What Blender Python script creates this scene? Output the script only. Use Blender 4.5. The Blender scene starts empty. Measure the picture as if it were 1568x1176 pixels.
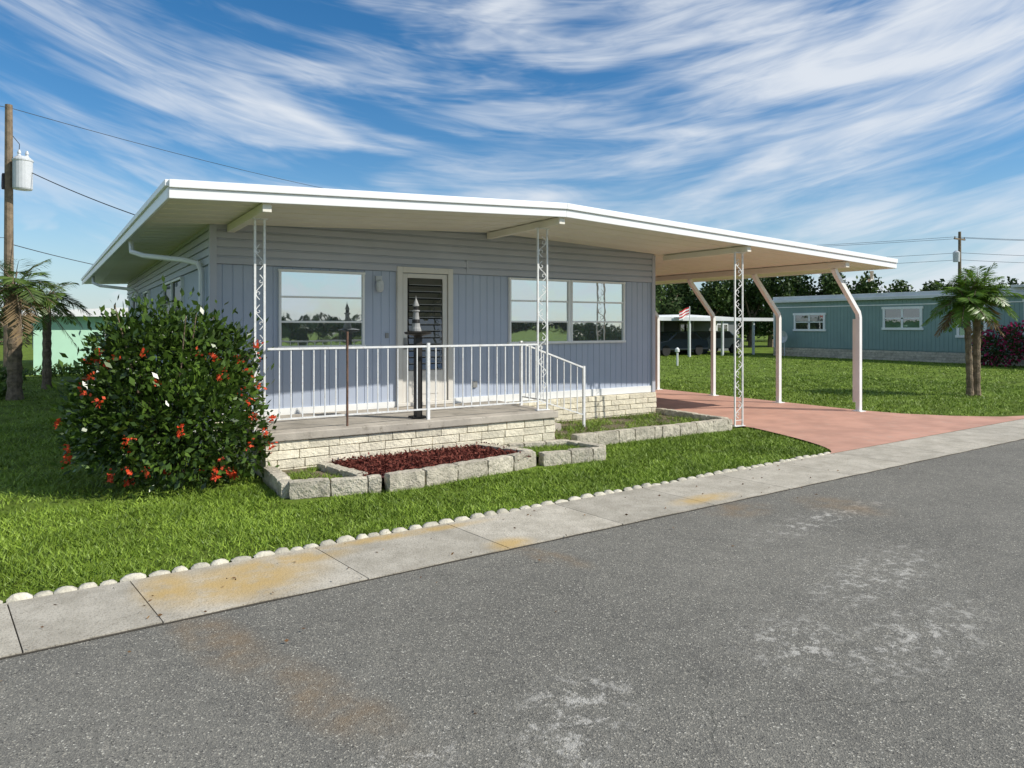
import bpy, math, random
import numpy as np
from mathutils import Vector, Matrix
random.seed(7); rng=np.random.default_rng(11)
scn=bpy.context.scene
scn.view_settings.view_transform='Standard'; scn.view_settings.look='None'; scn.view_settings.exposure=0
H=1.82

# ---------------------------------------------------------------- materials
def mth(nt,op,a,b=None,c=None,clamp=False):
    n=nt.nodes.new('ShaderNodeMath'); n.operation=op; n.use_clamp=clamp
    for i,v in enumerate((a,b,c)):
        if v is None: continue
        if isinstance(v,(int,float)): n.inputs[i].default_value=v
        else: nt.links.new(v,n.inputs[i])
    return n.outputs[0]
def mixc(nt,fac,a,b,bt='MIX'):
    n=nt.nodes.new('ShaderNodeMixRGB'); n.blend_type=bt
    for i,v in enumerate((fac,a,b)):
        if isinstance(v,(int,float)): n.inputs[i].default_value=v
        elif isinstance(v,(tuple,list)): n.inputs[i].default_value=(*v[:3],1)
        else: nt.links.new(v,n.inputs[i])
    return n.outputs[0]
def noise(nt,vec,scale,detail=4,rough=.55,dist=0):
    n=nt.nodes.new('ShaderNodeTexNoise'); n.inputs['Scale'].default_value=scale
    n.inputs['Detail'].default_value=detail; n.inputs['Roughness'].default_value=rough
    n.inputs['Distortion'].default_value=dist
    if vec is not None: nt.links.new(vec,n.inputs['Vector'])
    return n.outputs['Fac']
def ramp(nt,fac,p0,p1):
    n=nt.nodes.new('ShaderNodeMapRange'); n.interpolation_type='SMOOTHSTEP'
    nt.links.new(fac,n.inputs[0]); n.inputs[1].default_value=p0; n.inputs[2].default_value=p1
    return n.outputs[0]
def base(name):
    m=bpy.data.materials.new(name); m.use_nodes=True; nt=m.node_tree
    p=nt.nodes['Principled BSDF']
    tc=nt.nodes.new('ShaderNodeTexCoord')
    return m,nt,p,tc.outputs['Object']
def mat(name,col,rough=.6,var=.12,scale=3,bump=0,bscale=60,metal=0,spec=.4,island=0,dirt=0,dcol=(.12,.1,.07)):
    m,nt,p,co=base(name)
    f=noise(nt,co,scale,3,.65)
    f=ramp(nt,f,.3,.7)
    c=mixc(nt,f,tuple(x*(1-var) for x in col),tuple(min(1,x*(1+var)) for x in col))
    if island:
        g=nt.nodes.new('ShaderNodeNewGeometry')
        k=mth(nt,'MULTIPLY_ADD',g.outputs['Random Per Island'],2*island,1-island)
        cc=nt.nodes.new('ShaderNodeCombineColor')
        for i in range(3): nt.links.new(k,cc.inputs[i])
        c=mixc(nt,1,c,cc.outputs[0],'MULTIPLY')
    if dirt:
        f2=ramp(nt,noise(nt,co,scale*2.7+1,5,.75),.52,.72)
        c=mixc(nt,mth(nt,'MULTIPLY',f2,dirt),c,dcol)
    nt.links.new(c,p.inputs['Base Color'])
    p.inputs['Roughness'].default_value=rough; p.inputs['Metallic'].default_value=metal
    p.inputs['Specular IOR Level'].default_value=spec
    if bump:
        b=nt.nodes.new('ShaderNodeBump'); b.inputs['Strength'].default_value=1; b.inputs['Distance'].default_value=bump
        nt.links.new(noise(nt,co,bscale,2,.7),b.inputs['Height']); nt.links.new(b.outputs[0],p.inputs['Normal'])
    return m
def leafmat(name,c1,c2,rough=.45,trans=.25,spec=.4,clump=1.4,dark=.55):
    m,nt,p,co=base(name)
    g=nt.nodes.new('ShaderNodeNewGeometry')
    c=mixc(nt,g.outputs['Random Per Island'],c1,c2)
    f=ramp(nt,noise(nt,co,clump,2,.6),.35,.65)
    c=mixc(nt,mth(nt,'MULTIPLY',f,.5),c,tuple(x*dark for x in c1))
    nt.links.new(c,p.inputs['Base Color']); p.inputs['Roughness'].default_value=rough
    p.inputs['Specular IOR Level'].default_value=spec
    if trans:
        t=nt.nodes.new('ShaderNodeBsdfTranslucent'); nt.links.new(c,t.inputs[0])
        mx=nt.nodes.new('ShaderNodeMixShader'); mx.inputs[0].default_value=trans
        nt.links.new(p.outputs[0],mx.inputs[1]); nt.links.new(t.outputs[0],mx.inputs[2])
        nt.links.new(mx.outputs[0],nt.nodes['Material Output'].inputs[0])
    return m
def blob(nt,co,x,y,rx,ry,ang=0):
    mp=nt.nodes.new('ShaderNodeMapping'); mp.vector_type='TEXTURE'
    mp.inputs['Location'].default_value=(x,y,0); mp.inputs['Rotation'].default_value=(0,0,ang); mp.inputs['Scale'].default_value=(rx,ry,1)
    nt.links.new(co,mp.inputs[0])
    l=nt.nodes.new('ShaderNodeVectorMath'); l.operation='LENGTH'; nt.links.new(mp.outputs[0],l.inputs[0])
    return mth(nt,'SUBTRACT',1,ramp(nt,l.outputs['Value'],.2,1.0))

def asphalt():
    m,nt,p,co=base('asphalt')
    big=ramp(nt,noise(nt,co,.45,4,.6),.3,.7)
    fine=noise(nt,co,190,1,.7)
    vor=nt.nodes.new('ShaderNodeTexVoronoi'); vor.inputs['Scale'].default_value=140; nt.links.new(co,vor.inputs['Vector'])
    sp=nt.nodes.new('ShaderNodeSeparateColor'); nt.links.new(vor.outputs['Color'],sp.inputs[0])
    c=mixc(nt,big,(.165,.158,.136),(.215,.205,.175))
    c=mixc(nt,ramp(nt,noise(nt,co,5,5,.7),.35,.7),c,mixc(nt,1,c,(.82,.82,.83),'MULTIPLY'))
    c=mixc(nt,mth(nt,'MULTIPLY',ramp(nt,fine,.5,.72),.7),c,(.055,.055,.05))
    c=mixc(nt,mth(nt,'MULTIPLY',ramp(nt,sp.outputs[0],.75,1.),.6),c,(.42,.39,.32))
    c=mixc(nt,mth(nt,'MULTIPLY',ramp(nt,sp.outputs[1],.96,1.),.85),c,(.62,.59,.50))
    c=mixc(nt,mth(nt,'MULTIPLY',ramp(nt,sp.outputs[2],.90,1.),.7),c,(.03,.03,.03))
    w=None
    for (x,y,rx,ry,a) in ((2.0,2.6,.7,.4,.6),(3.55,2.55,.6,.4,.3),(.1,3.1,.22,.16,0),(1.2,2.7,.4,.25,.4),(5.0,2.9,1.4,.4,.2),(4.2,2.2,1.2,.4,.1),(6.0,4.0,1.6,.3,.1)):
        q=blob(nt,co,x,y,rx,ry,a); w=q if w is None else mth(nt,'MAXIMUM',w,q)
    br=ramp(nt,noise(nt,co,8,6,.85),.50,.62)
    c=mixc(nt,mth(nt,'MULTIPLY',mth(nt,'MULTIPLY',w,br),.85),c,(.48,.46,.41))
    r=None
    for (x,y,rx,ry,a) in ((.75,4.3,.25,.9,.25),(1.05,3.4,.25,.9,.3),(3.2,4.5,.18,.5,.35),(5.6,4.65,.5,.35,0),(6.6,4.2,.5,.6,.2)):
        q=blob(nt,co,x,y,rx,ry,a); r=q if r is None else mth(nt,'MAXIMUM',r,q)
    c=mixc(nt,mth(nt,'MULTIPLY',mth(nt,'MULTIPLY',r,ramp(nt,noise(nt,co,4,4,.6),.25,.75)),.5),c,(.26,.165,.075))
    vc=nt.nodes.new('ShaderNodeTexVoronoi'); vc.feature='DISTANCE_TO_EDGE'; vc.inputs['Scale'].default_value=.33
    wv=nt.nodes.new('ShaderNodeVectorMath'); wv.operation='MULTIPLY_ADD'
    nn=nt.nodes.new('ShaderNodeTexNoise'); nn.inputs['Scale'].default_value=2.2; nn.inputs['Detail'].default_value=3; nt.links.new(co,nn.inputs['Vector'])
    nt.links.new(nn.outputs['Color'],wv.inputs[0]); wv.inputs[1].default_value=(.7,.7,0); nt.links.new(co,wv.inputs[2])
    nt.links.new(wv.outputs[0],vc.inputs['Vector'])
    ck=mth(nt,'SUBTRACT',1,ramp(nt,vc.outputs['Distance'],.0,.0035))
    c=mixc(nt,mth(nt,'MULTIPLY',ck,mth(nt,'MULTIPLY',ramp(nt,noise(nt,co,.7,1,.5),.48,.6),.5)),c,(.06,.06,.05))
    nt.links.new(c,p.inputs['Base Color']); p.inputs['Roughness'].default_value=.9; p.inputs['Specular IOR Level'].default_value=.25
    b=nt.nodes.new('ShaderNodeBump'); b.inputs['Distance'].default_value=.004; b.inputs['Strength'].default_value=.9
    nt.links.new(vor.outputs['Distance'],b.inputs['Height']); nt.links.new(b.outputs[0],p.inputs['Normal'])
    return m
def gutterconc():
    m,nt,p,co=base('gutter_concrete')
    g=nt.nodes.new('ShaderNodeNewGeometry')
    f=ramp(nt,noise(nt,co,3,5,.7),.3,.7)
    c=mixc(nt,f,(.38,.345,.275),(.55,.505,.415))
    k=mth(nt,'MULTIPLY_ADD',g.outputs['Random Per Island'],.24,.84)
    cc=nt.nodes.new('ShaderNodeCombineColor')
    for i in range(3): nt.links.new(k,cc.inputs[i])
    c=mixc(nt,1,c,cc.outputs[0],'MULTIPLY')
    c=mixc(nt,mth(nt,'MULTIPLY',ramp(nt,noise(nt,co,75,2,.8),.5,.68),.6),c,(.17,.145,.11))
    r=None
    for (x,y,rx,ry,a) in ((1.05,5.2,.8,.55,.1),(1.35,5.45,.8,.25,0),(3.1,4.9,.3,.22,0),(2.4,5.6,1.2,.12,0),(.6,5.3,.3,.5,0),(5.6,5.1,.6,.2,0)):
        q=blob(nt,co,x,y,rx,ry,a); r=q if r is None else mth(nt,'MAXIMUM',r,q)
    c=mixc(nt,mth(nt,'MULTIPLY',mth(nt,'MULTIPLY',r,ramp(nt,noise(nt,co,3.5,5,.65),.22,.6)),.8),c,(.50,.33,.10))
    nt.links.new(c,p.inputs['Base Color']); p.inputs['Roughness'].default_value=.85
    b=nt.nodes.new('ShaderNodeBump'); b.inputs['Distance'].default_value=.006
    nt.links.new(noise(nt,co,70,2,.7),b.inputs['Height']); nt.links.new(b.outputs[0],p.inputs['Normal'])
    return m
def glassmat(name,fac,dif,tint=(.85,.92,.95),bump=.002):
    m,nt,p,co=base(name)
    nt.nodes.remove(p)
    d=nt.nodes.new('ShaderNodeBsdfDiffuse'); d.inputs[0].default_value=(*dif,1)
    g=nt.nodes.new('ShaderNodeBsdfGlossy'); g.inputs[0].default_value=(*tint,1); g.inputs['Roughness'].default_value=.02
    b=nt.nodes.new('ShaderNodeBump'); b.inputs['Distance'].default_value=bump
    nt.links.new(noise(nt,co,2.5,2,.5),b.inputs['Height']); nt.links.new(b.outputs[0],g.inputs['Normal'])
    mx=nt.nodes.new('ShaderNodeMixShader'); mx.inputs[0].default_value=fac
    nt.links.new(d.outputs[0],mx.inputs[1]); nt.links.new(g.outputs[0],mx.inputs[2])
    nt.links.new(mx.outputs[0],nt.nodes['Material Output'].inputs[0])
    return m

M_asph=asphalt(); M_gut=gutterconc()
M_joint=mat('joint_dirt',(.07,.06,.045),.95)
M_ground=mat('lawn_soil_grass',(.12,.175,.025),.95,.35,1.3,.02,35,spec=.1,dirt=.45,dcol=(.16,.17,.045))
M_blade=leafmat('grass_blades',(.10,.175,.012),(.33,.46,.06),.5,0,.3,1.1,.62)
M_drive=mat('salmon_concrete',(.50,.275,.20),.85,.14,1.2,.003,60,dirt=.5,dcol=(.46,.33,.26))
M_wall=mat('blue_grey_siding',(.42,.47,.565),.5,.04,.8,spec=.4)
M_wall2=mat('blue_grey_siding_upper',(.46,.475,.53),.5,.05,.8)
M_white=mat('white_paint',(.82,.82,.80),.45,.04,2,spec=.4)
M_fascia=mat('white_fascia_metal',(.87,.87,.86),.35,.02,.7)
M_soff=mat('cream_soffit',(.80,.76,.66),.6,.05,.5)
M_iron=mat('painted_iron',(.76,.76,.74),.45,.1,9,dirt=.4,dcol=(.25,.12,.06))
M_rust=mat('rusty_iron',(.16,.09,.06),.8,.3,20)
M_brick=mat('cream_split_brick',(.72,.66,.51),.85,.12,6,.016,24,island=.14,dirt=.3,dcol=(.36,.31,.21))
M_mortar=mat('mortar',(.27,.24,.18),.95,.2,10)
M_slab=mat('porch_concrete',(.44,.395,.33),.85,.15,2.2,.004,50,dirt=.65,dcol=(.14,.12,.085))
M_block=mat('grey_block',(.50,.455,.36),.9,.2,9,.02,30,island=.14,dirt=.7,dcol=(.13,.11,.075))
M_soil=mat('soil',(.17,.14,.085),.95,.35,9,.03,30)
M_mulch=leafmat('red_mulch',(.10,.025,.02),(.26,.085,.06),.9,0,.1,8)
M_mulchb=mat('mulch_bed',(.10,.03,.025),.95,.4,20,.03,40)
M_glass=glassmat('window_glass',.72,(.20,.22,.22))
M_glassd=glassmat('dark_glass',.22,(.03,.032,.03))
M_jal=glassmat('jalousie_glass',.13,(.025,.03,.027))
M_door=mat('door_paint',(.66,.63,.57),.5,.04,2)
M_dark=mat('dark_bronze',(.02,.018,.016),.5,.2,9)
M_grey=mat('grey_plastic',(.25,.25,.24),.5)
M_edge=mat('edging_stone',(.52,.485,.39),.9,.15,14,.01,40,island=.18,dirt=.5,dcol=(.19,.17,.10))
M_bark=mat('bark',(.20,.15,.10),.95,.35,8,.03,25)
M_pole=mat('pole_wood',(.20,.15,.10),.9,.25,6,.01,20)
M_zinc=mat('transformer_grey',(.55,.57,.58),.4,.05,4)
M_stone=mat('weathered_grey',(.30,.30,.29),.7,.15,12)
M_wire=mat('wire',(.03,.03,.035),.6)
M_bush=leafmat('bush_leaves',(.03,.068,.010),(.13,.22,.032),.32,.2,.5,1.6,.42)
M_flower=leafmat('flower_petals',(.80,.075,.02),(.88,.17,.08),.5,.3,.2,1.4,.85)
M_palm=leafmat('palm_leaves',(.09,.19,.018),(.22,.36,.05),.4,.3,.4)
M_palm2=leafmat('palm_leaves_dark',(.07,.13,.02),(.16,.24,.05),.4,.3,.4)
M_dead=leafmat('dead_frond',(.22,.15,.08),(.30,.22,.12),.8,.2,.1)
M_tree=leafmat('tree_leaves',(.03,.06,.015),(.085,.13,.03),.6,0,.2,.25)
M_boug=leafmat('bougainvillea',(.40,.02,.10),(.55,.06,.18),.6,.3,.2)
M_teal=mat('teal_siding',(.22,.315,.295),.55,.05,.8)
M_mint=mat('mint_siding',(.50,.78,.58),.6,.04,.8)
M_roofw=mat('mobile_roof',(.62,.64,.64),.6,.08,1)
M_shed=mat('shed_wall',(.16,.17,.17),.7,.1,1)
M_carp=mat('car_paint',(.20,.21,.23),.25,.02,1,spec=.6)
M_card=mat('car_paint_dark',(.04,.05,.07),.25,.02,1,spec=.6)
M_tyre=mat('tyre',(.02,.02,.02),.8)
M_red=mat('flag_red',(.5,.03,.04),.7)
M_litter=leafmat('dry_leaf',(.12,.06,.03),(.30,.19,.09),.8,0,.1,5)

# ---------------------------------------------------------------- geometry helpers
def group(name,loc=(0,0,0)):
    e=bpy.data.objects.new(name,None); e.location=loc; e.empty_display_size=.3
    scn.collection.objects.link(e); return e
class B:
    def __init__(s): s.v=[];s.f=[];s.m=[]
    def add(s,vs,fs,m=0):
        o=len(s.v); s.v+= [tuple(p) for p in vs]
        for f in fs: s.f.append(tuple(i+o for i in f)); s.m.append(m)
    def box(s,x0,x1,y0,y1,z0,z1,m=0,j=0):
        vs=[(x,y,z) for z in (z0,z1) for x,y in ((x0,y0),(x1,y0),(x1,y1),(x0,y1))]
        if j: vs=[tuple(c+random.uniform(-j,j) for c in p) for p in vs]
        s.add(vs,[(3,2,1,0),(4,5,6,7),(0,1,5,4),(1,2,6,5),(2,3,7,6),(3,0,4,7)],m)
    def obox(s,p,q,w,z0,z1,m=0,j=0,z0b=None,z1b=None):
        p=Vector(p[:2]);q=Vector(q[:2]);d=(q-p).normalized();n=Vector((-d.y,d.x))*w/2
        c=[p-n,q-n,q+n,p+n]; zb=z0 if z0b is None else z0b; zt=z1 if z1b is None else z1b
        vs=[(a.x,a.y,z0 if i in(0,3) else zb) for i,a in enumerate(c)]+[(a.x,a.y,z1 if i in(0,3) else zt) for i,a in enumerate(c)]
        if j: vs=[tuple(k+random.uniform(-j,j) for k in t) for t in vs]
        s.add(vs,[(3,2,1,0),(4,5,6,7),(0,1,5,4),(1,2,6,5),(2,3,7,6),(3,0,4,7)],m)
    def rock(s,p,q,w,z0,z1,m=0,j=.0055):
        """split-face block: subdivided box with a rough surface"""
        p=Vector(p[:2]);q=Vector(q[:2]);L=(q-p).length;d=(q-p)/L;n=Vector((-d.y,d.x))
        nx,ny,nz=max(3,int(L/.05)),3,4; idx={}; vs=[]
        def vid(i,k,l):
            if (i,k,l) not in idx:
                a=p+d*(L*i/nx)+n*(w*(k/ny-.5)); z=z0+(z1-z0)*l/nz
                ed=sum((i in(0,nx),k in(0,ny),l in(0,nz)))
                jj=j*(1 if ed<2 else 1.2); ins=.005*(ed-1) if ed>1 else 0
                cx=p+d*L/2; t=Vector((a.x-cx.x,a.y-cx.y))
                if t.length>0: a=a-t.normalized()*ins
                idx[(i,k,l)]=len(vs); vs.append((a.x+random.uniform(-jj,jj),a.y+random.uniform(-jj,jj),z-(ins if l==nz else 0)+random.uniform(-jj,jj)*.5))
            return idx[(i,k,l)]
        fs=[]
        for i in range(nx):
            for l in range(nz):
                fs.append((vid(i,0,l),vid(i+1,0,l),vid(i+1,0,l+1),vid(i,0,l+1))); fs.append((vid(i+1,ny,l),vid(i,ny,l),vid(i,ny,l+1),vid(i+1,ny,l+1)))
            for k in range(ny):
                fs.append((vid(i,k,nz),vid(i+1,k,nz),vid(i+1,k+1,nz),vid(i,k+1,nz)))
        for k in range(ny):
            for l in range(nz):
                fs.append((vid(0,k+1,l),vid(0,k,l),vid(0,k,l+1),vid(0,k+1,l+1))); fs.append((vid(nx,k,l),vid(nx,k+1,l),vid(nx,k+1,l+1),vid(nx,k,l+1)))
        s.add(vs,fs,m)
    def tube(s,pts,r,n=6,m=0,cap=True):
        pts=[Vector(p) for p in pts]; rs=r if isinstance(r,(list,tuple)) else [r]*len(pts)
        rings=[]; prev=None
        for i,p in enumerate(pts):
            t=(pts[min(i+1,len(pts)-1)]-pts[max(i-1,0)]).normalized()
            a=Vector((0,0,1)) if abs(t.z)<.95 else Vector((1,0,0))
            if prev is None: u=t.cross(a).normalized()
            else:
                u=(prev-t*prev.dot(t)); u=u.normalized() if u.length>1e-4 else t.cross(a).normalized()
            prev=u; w=t.cross(u)
            rings.append([p+(u*math.cos(2*math.pi*(k+.5)/n)+w*math.sin(2*math.pi*(k+.5)/n))*rs[i] for k in range(n)])
        vs=[q for R in rings for q in R]; fs=[]
        for i in range(len(pts)-1):
            for k in range(n): fs.append((i*n+k,i*n+(k+1)%n,(i+1)*n+(k+1)%n,(i+1)*n+k))
        if cap: fs.append(tuple(range(n-1,-1,-1))); fs.append(tuple((len(pts)-1)*n+k for k in range(n)))
        s.add(vs,fs,m)
    def extr(s,poly,y0,y1,m=0): # poly in xz
        n=len(poly); vs=[(x,y0,z) for x,z in poly]+[(x,y1,z) for x,z in poly]
        fs=[tuple(range(n)),tuple(range(2*n-1,n-1,-1))]+[(i,i+n,(i+1)%n+n,(i+1)%n) for i in range(n)]
        s.add(vs,fs,m)
    def lathe(s,c,prof,n=16,m=0):
        vs=[];fs=[]
        for r,z in prof:
            for k in range(n): a=2*math.pi*k/n; vs.append((c[0]+r*math.cos(a),c[1]+r*math.sin(a),c[2]+z))
        for i in range(len(prof)-1):
            for k in range(n): fs.append((i*n+k,i*n+(k+1)%n,(i+1)*n+(k+1)%n,(i+1)*n+k))
        fs.append(tuple(range(n-1,-1,-1))); fs.append(tuple((len(prof)-1)*n+k for k in range(n)))
        s.add(vs,fs,m)
    def obj(s,name,mats,parent=None,bevel=0,smooth=False):
        me=bpy.data.meshes.new(name); me.from_pydata(s.v,[],s.f); me.update()
        if not isinstance(mats,(list,tuple)): mats=[mats]
        for x in mats: me.materials.append(x)
        me.polygons.foreach_set('material_index',s.m)
        if smooth: me.polygons.foreach_set('use_smooth',[True]*len(s.f))
        o=bpy.data.objects.new(name,me); scn.collection.objects.link(o)
        if parent: o.parent=parent; o.matrix_parent_inverse=Matrix.Translation(-parent.location)
        if bevel:
            b=o.modifiers.new('bevel','BEVEL'); b.width=bevel; b.segments=2; b.limit_method='ANGLE'
        return o
def npmesh(name,verts,k,mats,parent=None,midx=None):
    n=len(verts)//k
    me=bpy.data.meshes.new(name); me.vertices.add(len(verts)); me.vertices.foreach_set('co',verts.astype(np.float32).ravel())
    me.loops.add(len(verts)); me.loops.foreach_set('vertex_index',np.arange(len(verts),dtype=np.int32))
    me.polygons.add(n); me.polygons.foreach_set('loop_start',np.arange(0,n*k,k,dtype=np.int32))
    try: me.polygons.foreach_set('loop_total',np.full(n,k,dtype=np.int32))
    except Exception: pass
    if not isinstance(mats,(list,tuple)): mats=[mats]
    for x in mats: me.materials.append(x)
    if midx is not None: me.polygons.foreach_set('material_index',midx.astype(np.int32))
    me.update(calc_edges=True); me.validate()
    o=bpy.data.objects.new(name,me); scn.collection.objects.link(o)
    if parent: o.parent=parent; o.matrix_parent_inverse=Matrix.Translation(-parent.location)
    return o
def leaves(P,D,size,asp=.45,sp=.6):
    n=len(P); d=D+rng.normal(0,sp,(n,3)); d/=np.linalg.norm(d,axis=1)[:,None]
    r=rng.normal(0,1,(n,3)); s=np.cross(d,r); s/=np.linalg.norm(s,axis=1)[:,None]+1e-9
    L=(size*rng.uniform(.6,1.25,n))[:,None]
    a=P; b=P+d*L*.5+s*L*asp*.5; c=P+d*L; e=P+d*L*.5-s*L*asp*.5
    return np.stack([a,b,c,e],1).reshape(-1,3)
def cloudpts(blobs,n,shell=.55):
    w=np.array([b[3]*b[4]*b[5] for b in blobs])**.75; w/=w.sum()
    idx=rng.choice(len(blobs),n,p=w); bl=np.array(blobs)[idx]
    d=rng.normal(0,1,(n,3)); d/=np.linalg.norm(d,axis=1)[:,None]
    r=1-(1-shell)*rng.random(n)**1.6*1.0
    r=r*rng.uniform(.88,1.1,n)
    P=bl[:,:3]+d*r[:,None]*bl[:,3:6]
    return P,d

# ---------------------------------------------------------------- ground, road, gutter, driveway
def sheet(name,pts,z,m):
    b=B(); b.add([(x,y,z) for x,y in pts],[tuple(range(len(pts)))]); return b.obj(name,m)
sheet('ground',[(-400,-400),(400,-400),(400,400),(-400,400)],0,M_ground)
ya=lambda x:4.73+.028*x
yb=lambda x:5.60+.034*x
sheet('road',[(-120,ya(-120)-7.2),(160,ya(160)-7.2),(160,ya(160)),(-120,ya(-120))],.006,M_asph)
sheet('gutter_joints',[(-60,ya(-60)-.02),(90,ya(90)-.02),(90,yb(90)+.01),(-60,yb(-60)+.01)],.010,M_joint)
g=B(); xs=[-.2-1.25*i for i in range(40,0,-1)]+[-.2,.5,1.82,3.03,4.27]+[5.5+1.25*i for i in range(0,60)]
for a,c in zip(xs[:-1],xs[1:]):
    k=.004; t=-.12; n=6; A=[];C=[]
    for i in range(n+1):
        x=a+k+(c-a-2*k)*i/n; A.append((x,ya(x)+random.uniform(-.007,.007),.018)); C.append((x+t,yb(x),.024))
    vs=A+C+[(x,y,z-.012) for x,y,z in A+C]; m=n+1
    g.add(vs,[(i,i+1,i+1+m,i+m) for i in range(n)]+[(i+2*m,i+1+2*m,i+1,i) for i in range(n)]+[(0,m,3*m,2*m),(n,n+2*m,n+3*m,n+m)]+[(i+m,i+m+1,i+3*m+1,i+3*m) for i in range(n)])
g.obj('concrete_gutter',M_gut)
def dx(y):
    t=min(1,max(0,(y-5.92)/2.2)); return 8.95+1.2*t**.5
dl=[(dx(y),y) for y in [5.92+2.2*(i/10)**2 for i in range(11)]]
dr=[(14.15,29),(14.15,8.6),(14.35,7.8),(14.8,7.1),(15.5,6.5),(16.6,6.17)]
sheet('driveway',[(8.95,yb(8.95)-.0)]+dl+[(10.15,29)]+dr,.028,M_drive)
g=B(); x=-9.
while x<9.0:
    L=random.uniform(.10,.17); y=yb(x)+.045+random.uniform(-.01,.01)
    h=random.uniform(.014,.034); w=random.uniform(.07,.095); n=5; dz=random.uniform(-.008,.004)
    vs=[]
    for i in range(n+1):
        t=i/n; hh=.012+h*(math.sin(math.pi*t)**.5 if 0<t<1 else 0); yy=y+.034*(t*L); ww=w*(.65+.35*math.sin(math.pi*t))
        for (oy,oz) in ((-ww/2,-.01),(-ww/2*.85,hh*.75),(0,hh),(ww/2*.85,hh*.75),(ww/2,-.01)):
            vs.append((x+t*L+random.uniform(-.003,.003),yy+oy+random.uniform(-.005,.005),.012+dz+oz+random.uniform(-.003,.003)))
    fs=[(i*5+k,i*5+k+1,(i+1)*5+k+1,(i+1)*5+k) for i in range(n) for k in range(4)]
    g.add(vs,fs); x+=L+random.choice((.004,.004,.012,.02))
g.obj('edging_stones',M_edge,smooth=True)
# litter on road and gutter
P=np.zeros((110,3)); P[:,0]=rng.uniform(-1,9,110); P[:,1]=5.1+.03*P[:,0]+rng.normal(0,.5,110); P[:,2]=.03
P=P[P[:,1]<5.55+.034*P[:,0]]; P=np.concatenate([P,[[1.6,2.86,.012],[1.61,2.87,.014],[4.6,3.9,.012],[2.6,3.6,.012],[6.8,4.6,.012]]])
D=rng.normal(0,1,P.shape); D[:,2]*=.12
npmesh('fallen_leaves',leaves(P,D,.03,.5,.1),4,M_litter)

# ---------------------------------------------------------------- house
HX0,HX1,HY0,HY1=1.69,9.86,10.3,25.6
house=group('mobile_home',(5.8,16,0))
RX0,RX1,RY0,RY1,RR=.93,14.68,8.15,27.0,6.08
RXB=.48
top=lambda x:3.56-.044*abs(x-RR) if x<=RR else 3.56-.0425*(x-RR)
sof=lambda x:top(x)-.165
lx=lambda y:RX0+(RXB-RX0)*(y-RY0)/(RY1-RY0)
b=B(); b.box(HX0+.03,HX1-.03,HY0+.03,HY1,0.02,3.2); b.obj('body_core',M_wall,house)
def vsiding(b,s0,s1,z0,z1,mp,per=.102,flat=.075,dep=.010):
    s=s0; prof=[]
    while s<s1-1e-4:
        prof.append((s,0)); prof.append((min(s+flat,s1),0))
        if s+per<s1: prof.append((s+flat+.006,dep)); prof.append((s+per-.006,dep))
        s+=per
    vs=[mp(a,d,z) for a,d in prof for z in (z0,z1)]
    b.add(vs,[(2*i,2*i+2,2*i+3,2*i+1) for i in range(len(prof)-1)])
def hsiding(b,ss,z0,zt,mp,per=.118,clampf=None):
    z=z0;prof=[]
    while z<zt:
        prof+=[(z,-.006),(z+.002,-.036),(z+.088,-.026),(z+.092,-.006),(z+per-.001,-.006)]
        z+=per
    n=len(prof); vs=[]
    for s in ss:
        for (zz,d) in prof:
            zc=min(zz,clampf(s)) if clampf else zz
            vs.append(mp(s,d,zc))
    fs=[(i*n+k,(i+1)*n+k,(i+1)*n+k+1,i*n+k+1) for i in range(len(ss)-1) for k in range(n-1)]
    b.add(vs,fs)
F=lambda s,d,z:(s,HY0+d,z)
Lm=lambda s,d,z:(HX0+d,s,z)
b=B()
vsiding(b,HX0,HX1,.62,2.66,F,.136,.118,.009)
vsiding(b,HY0,HY1,.5,2.66,Lm); b.obj('vertical_siding',M_wall,house)
b=B(); hsiding(b,[HX0,4,RR,8,HX1],2.665,3.45,F,clampf=lambda s:sof(s)+.02); hsiding(b,[HY0,HY1],2.665,3.3,Lm,clampf=lambda s:3.28); b.obj('lap_siding',M_wall2,house)
b=B(); b.box(HX0-.04,HX0+.05,HY0-.042,HY0+.05,.5,3.19); b.box(HX1-.06,HX1+.02,HY0-.042,HY0+.05,.5,3.2); b.box(5.62,5.66,HY0-.04,HY0,2.67,2.9); b.obj('corner_trim',M_wall2,house)
b=B(); b.box(HX0+.05,HX1-.06,HY0-.02,HY0+.01,.50,.625); b.box(HX0-.02,HX0+.01,HY0+.05,HY1,.42,.5); b.obj('base_trim',M_white,house)
b=B(); R_=lambda s,d,z:(HX1-d,s,z); vsiding(b,HY0,HY1,.5,3.25,R_); b.obj('carport_side_siding',M_wall,house)
def blockwall(b,p,q,z0,z1,ch,ln,w,core=True,j=.004,stag=True,rock=False):
    p=Vector(p);q=Vector(q);L=(q-p).length;d=(q-p)/L
    nc=max(1,round((z1-z0)/ch)); ch=(z1-z0)/nc
    for r in range(nc):
        s=-(ln*.5 if (r%2 and stag) else 0)
        while s<L-.01:
            l=ln*random.uniform(.85,1.12); a=max(0,s)+.003; e=min(L,s+l)-.003
            if L-e<.12: e=L-.003; l=L
            if e-a>.03:
                if rock: b.rock(p+d*a,p+d*e,w*random.uniform(.95,1.05),z0+r*ch+.003,z0+(r+1)*ch-.003+random.uniform(-.006,.006))
                else: b.obox(p+d*a,p+d*e,w*random.uniform(.93,1.07),z0+r*ch+.005,z0+(r+1)*ch-.004,0,j)
            s+=l
    if core: b.obox(p+d*.01,p+d*(L-.01),w-.03-(.02 if rock else 0),z0,z1-.012-(.02 if rock else 0),1)
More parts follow.
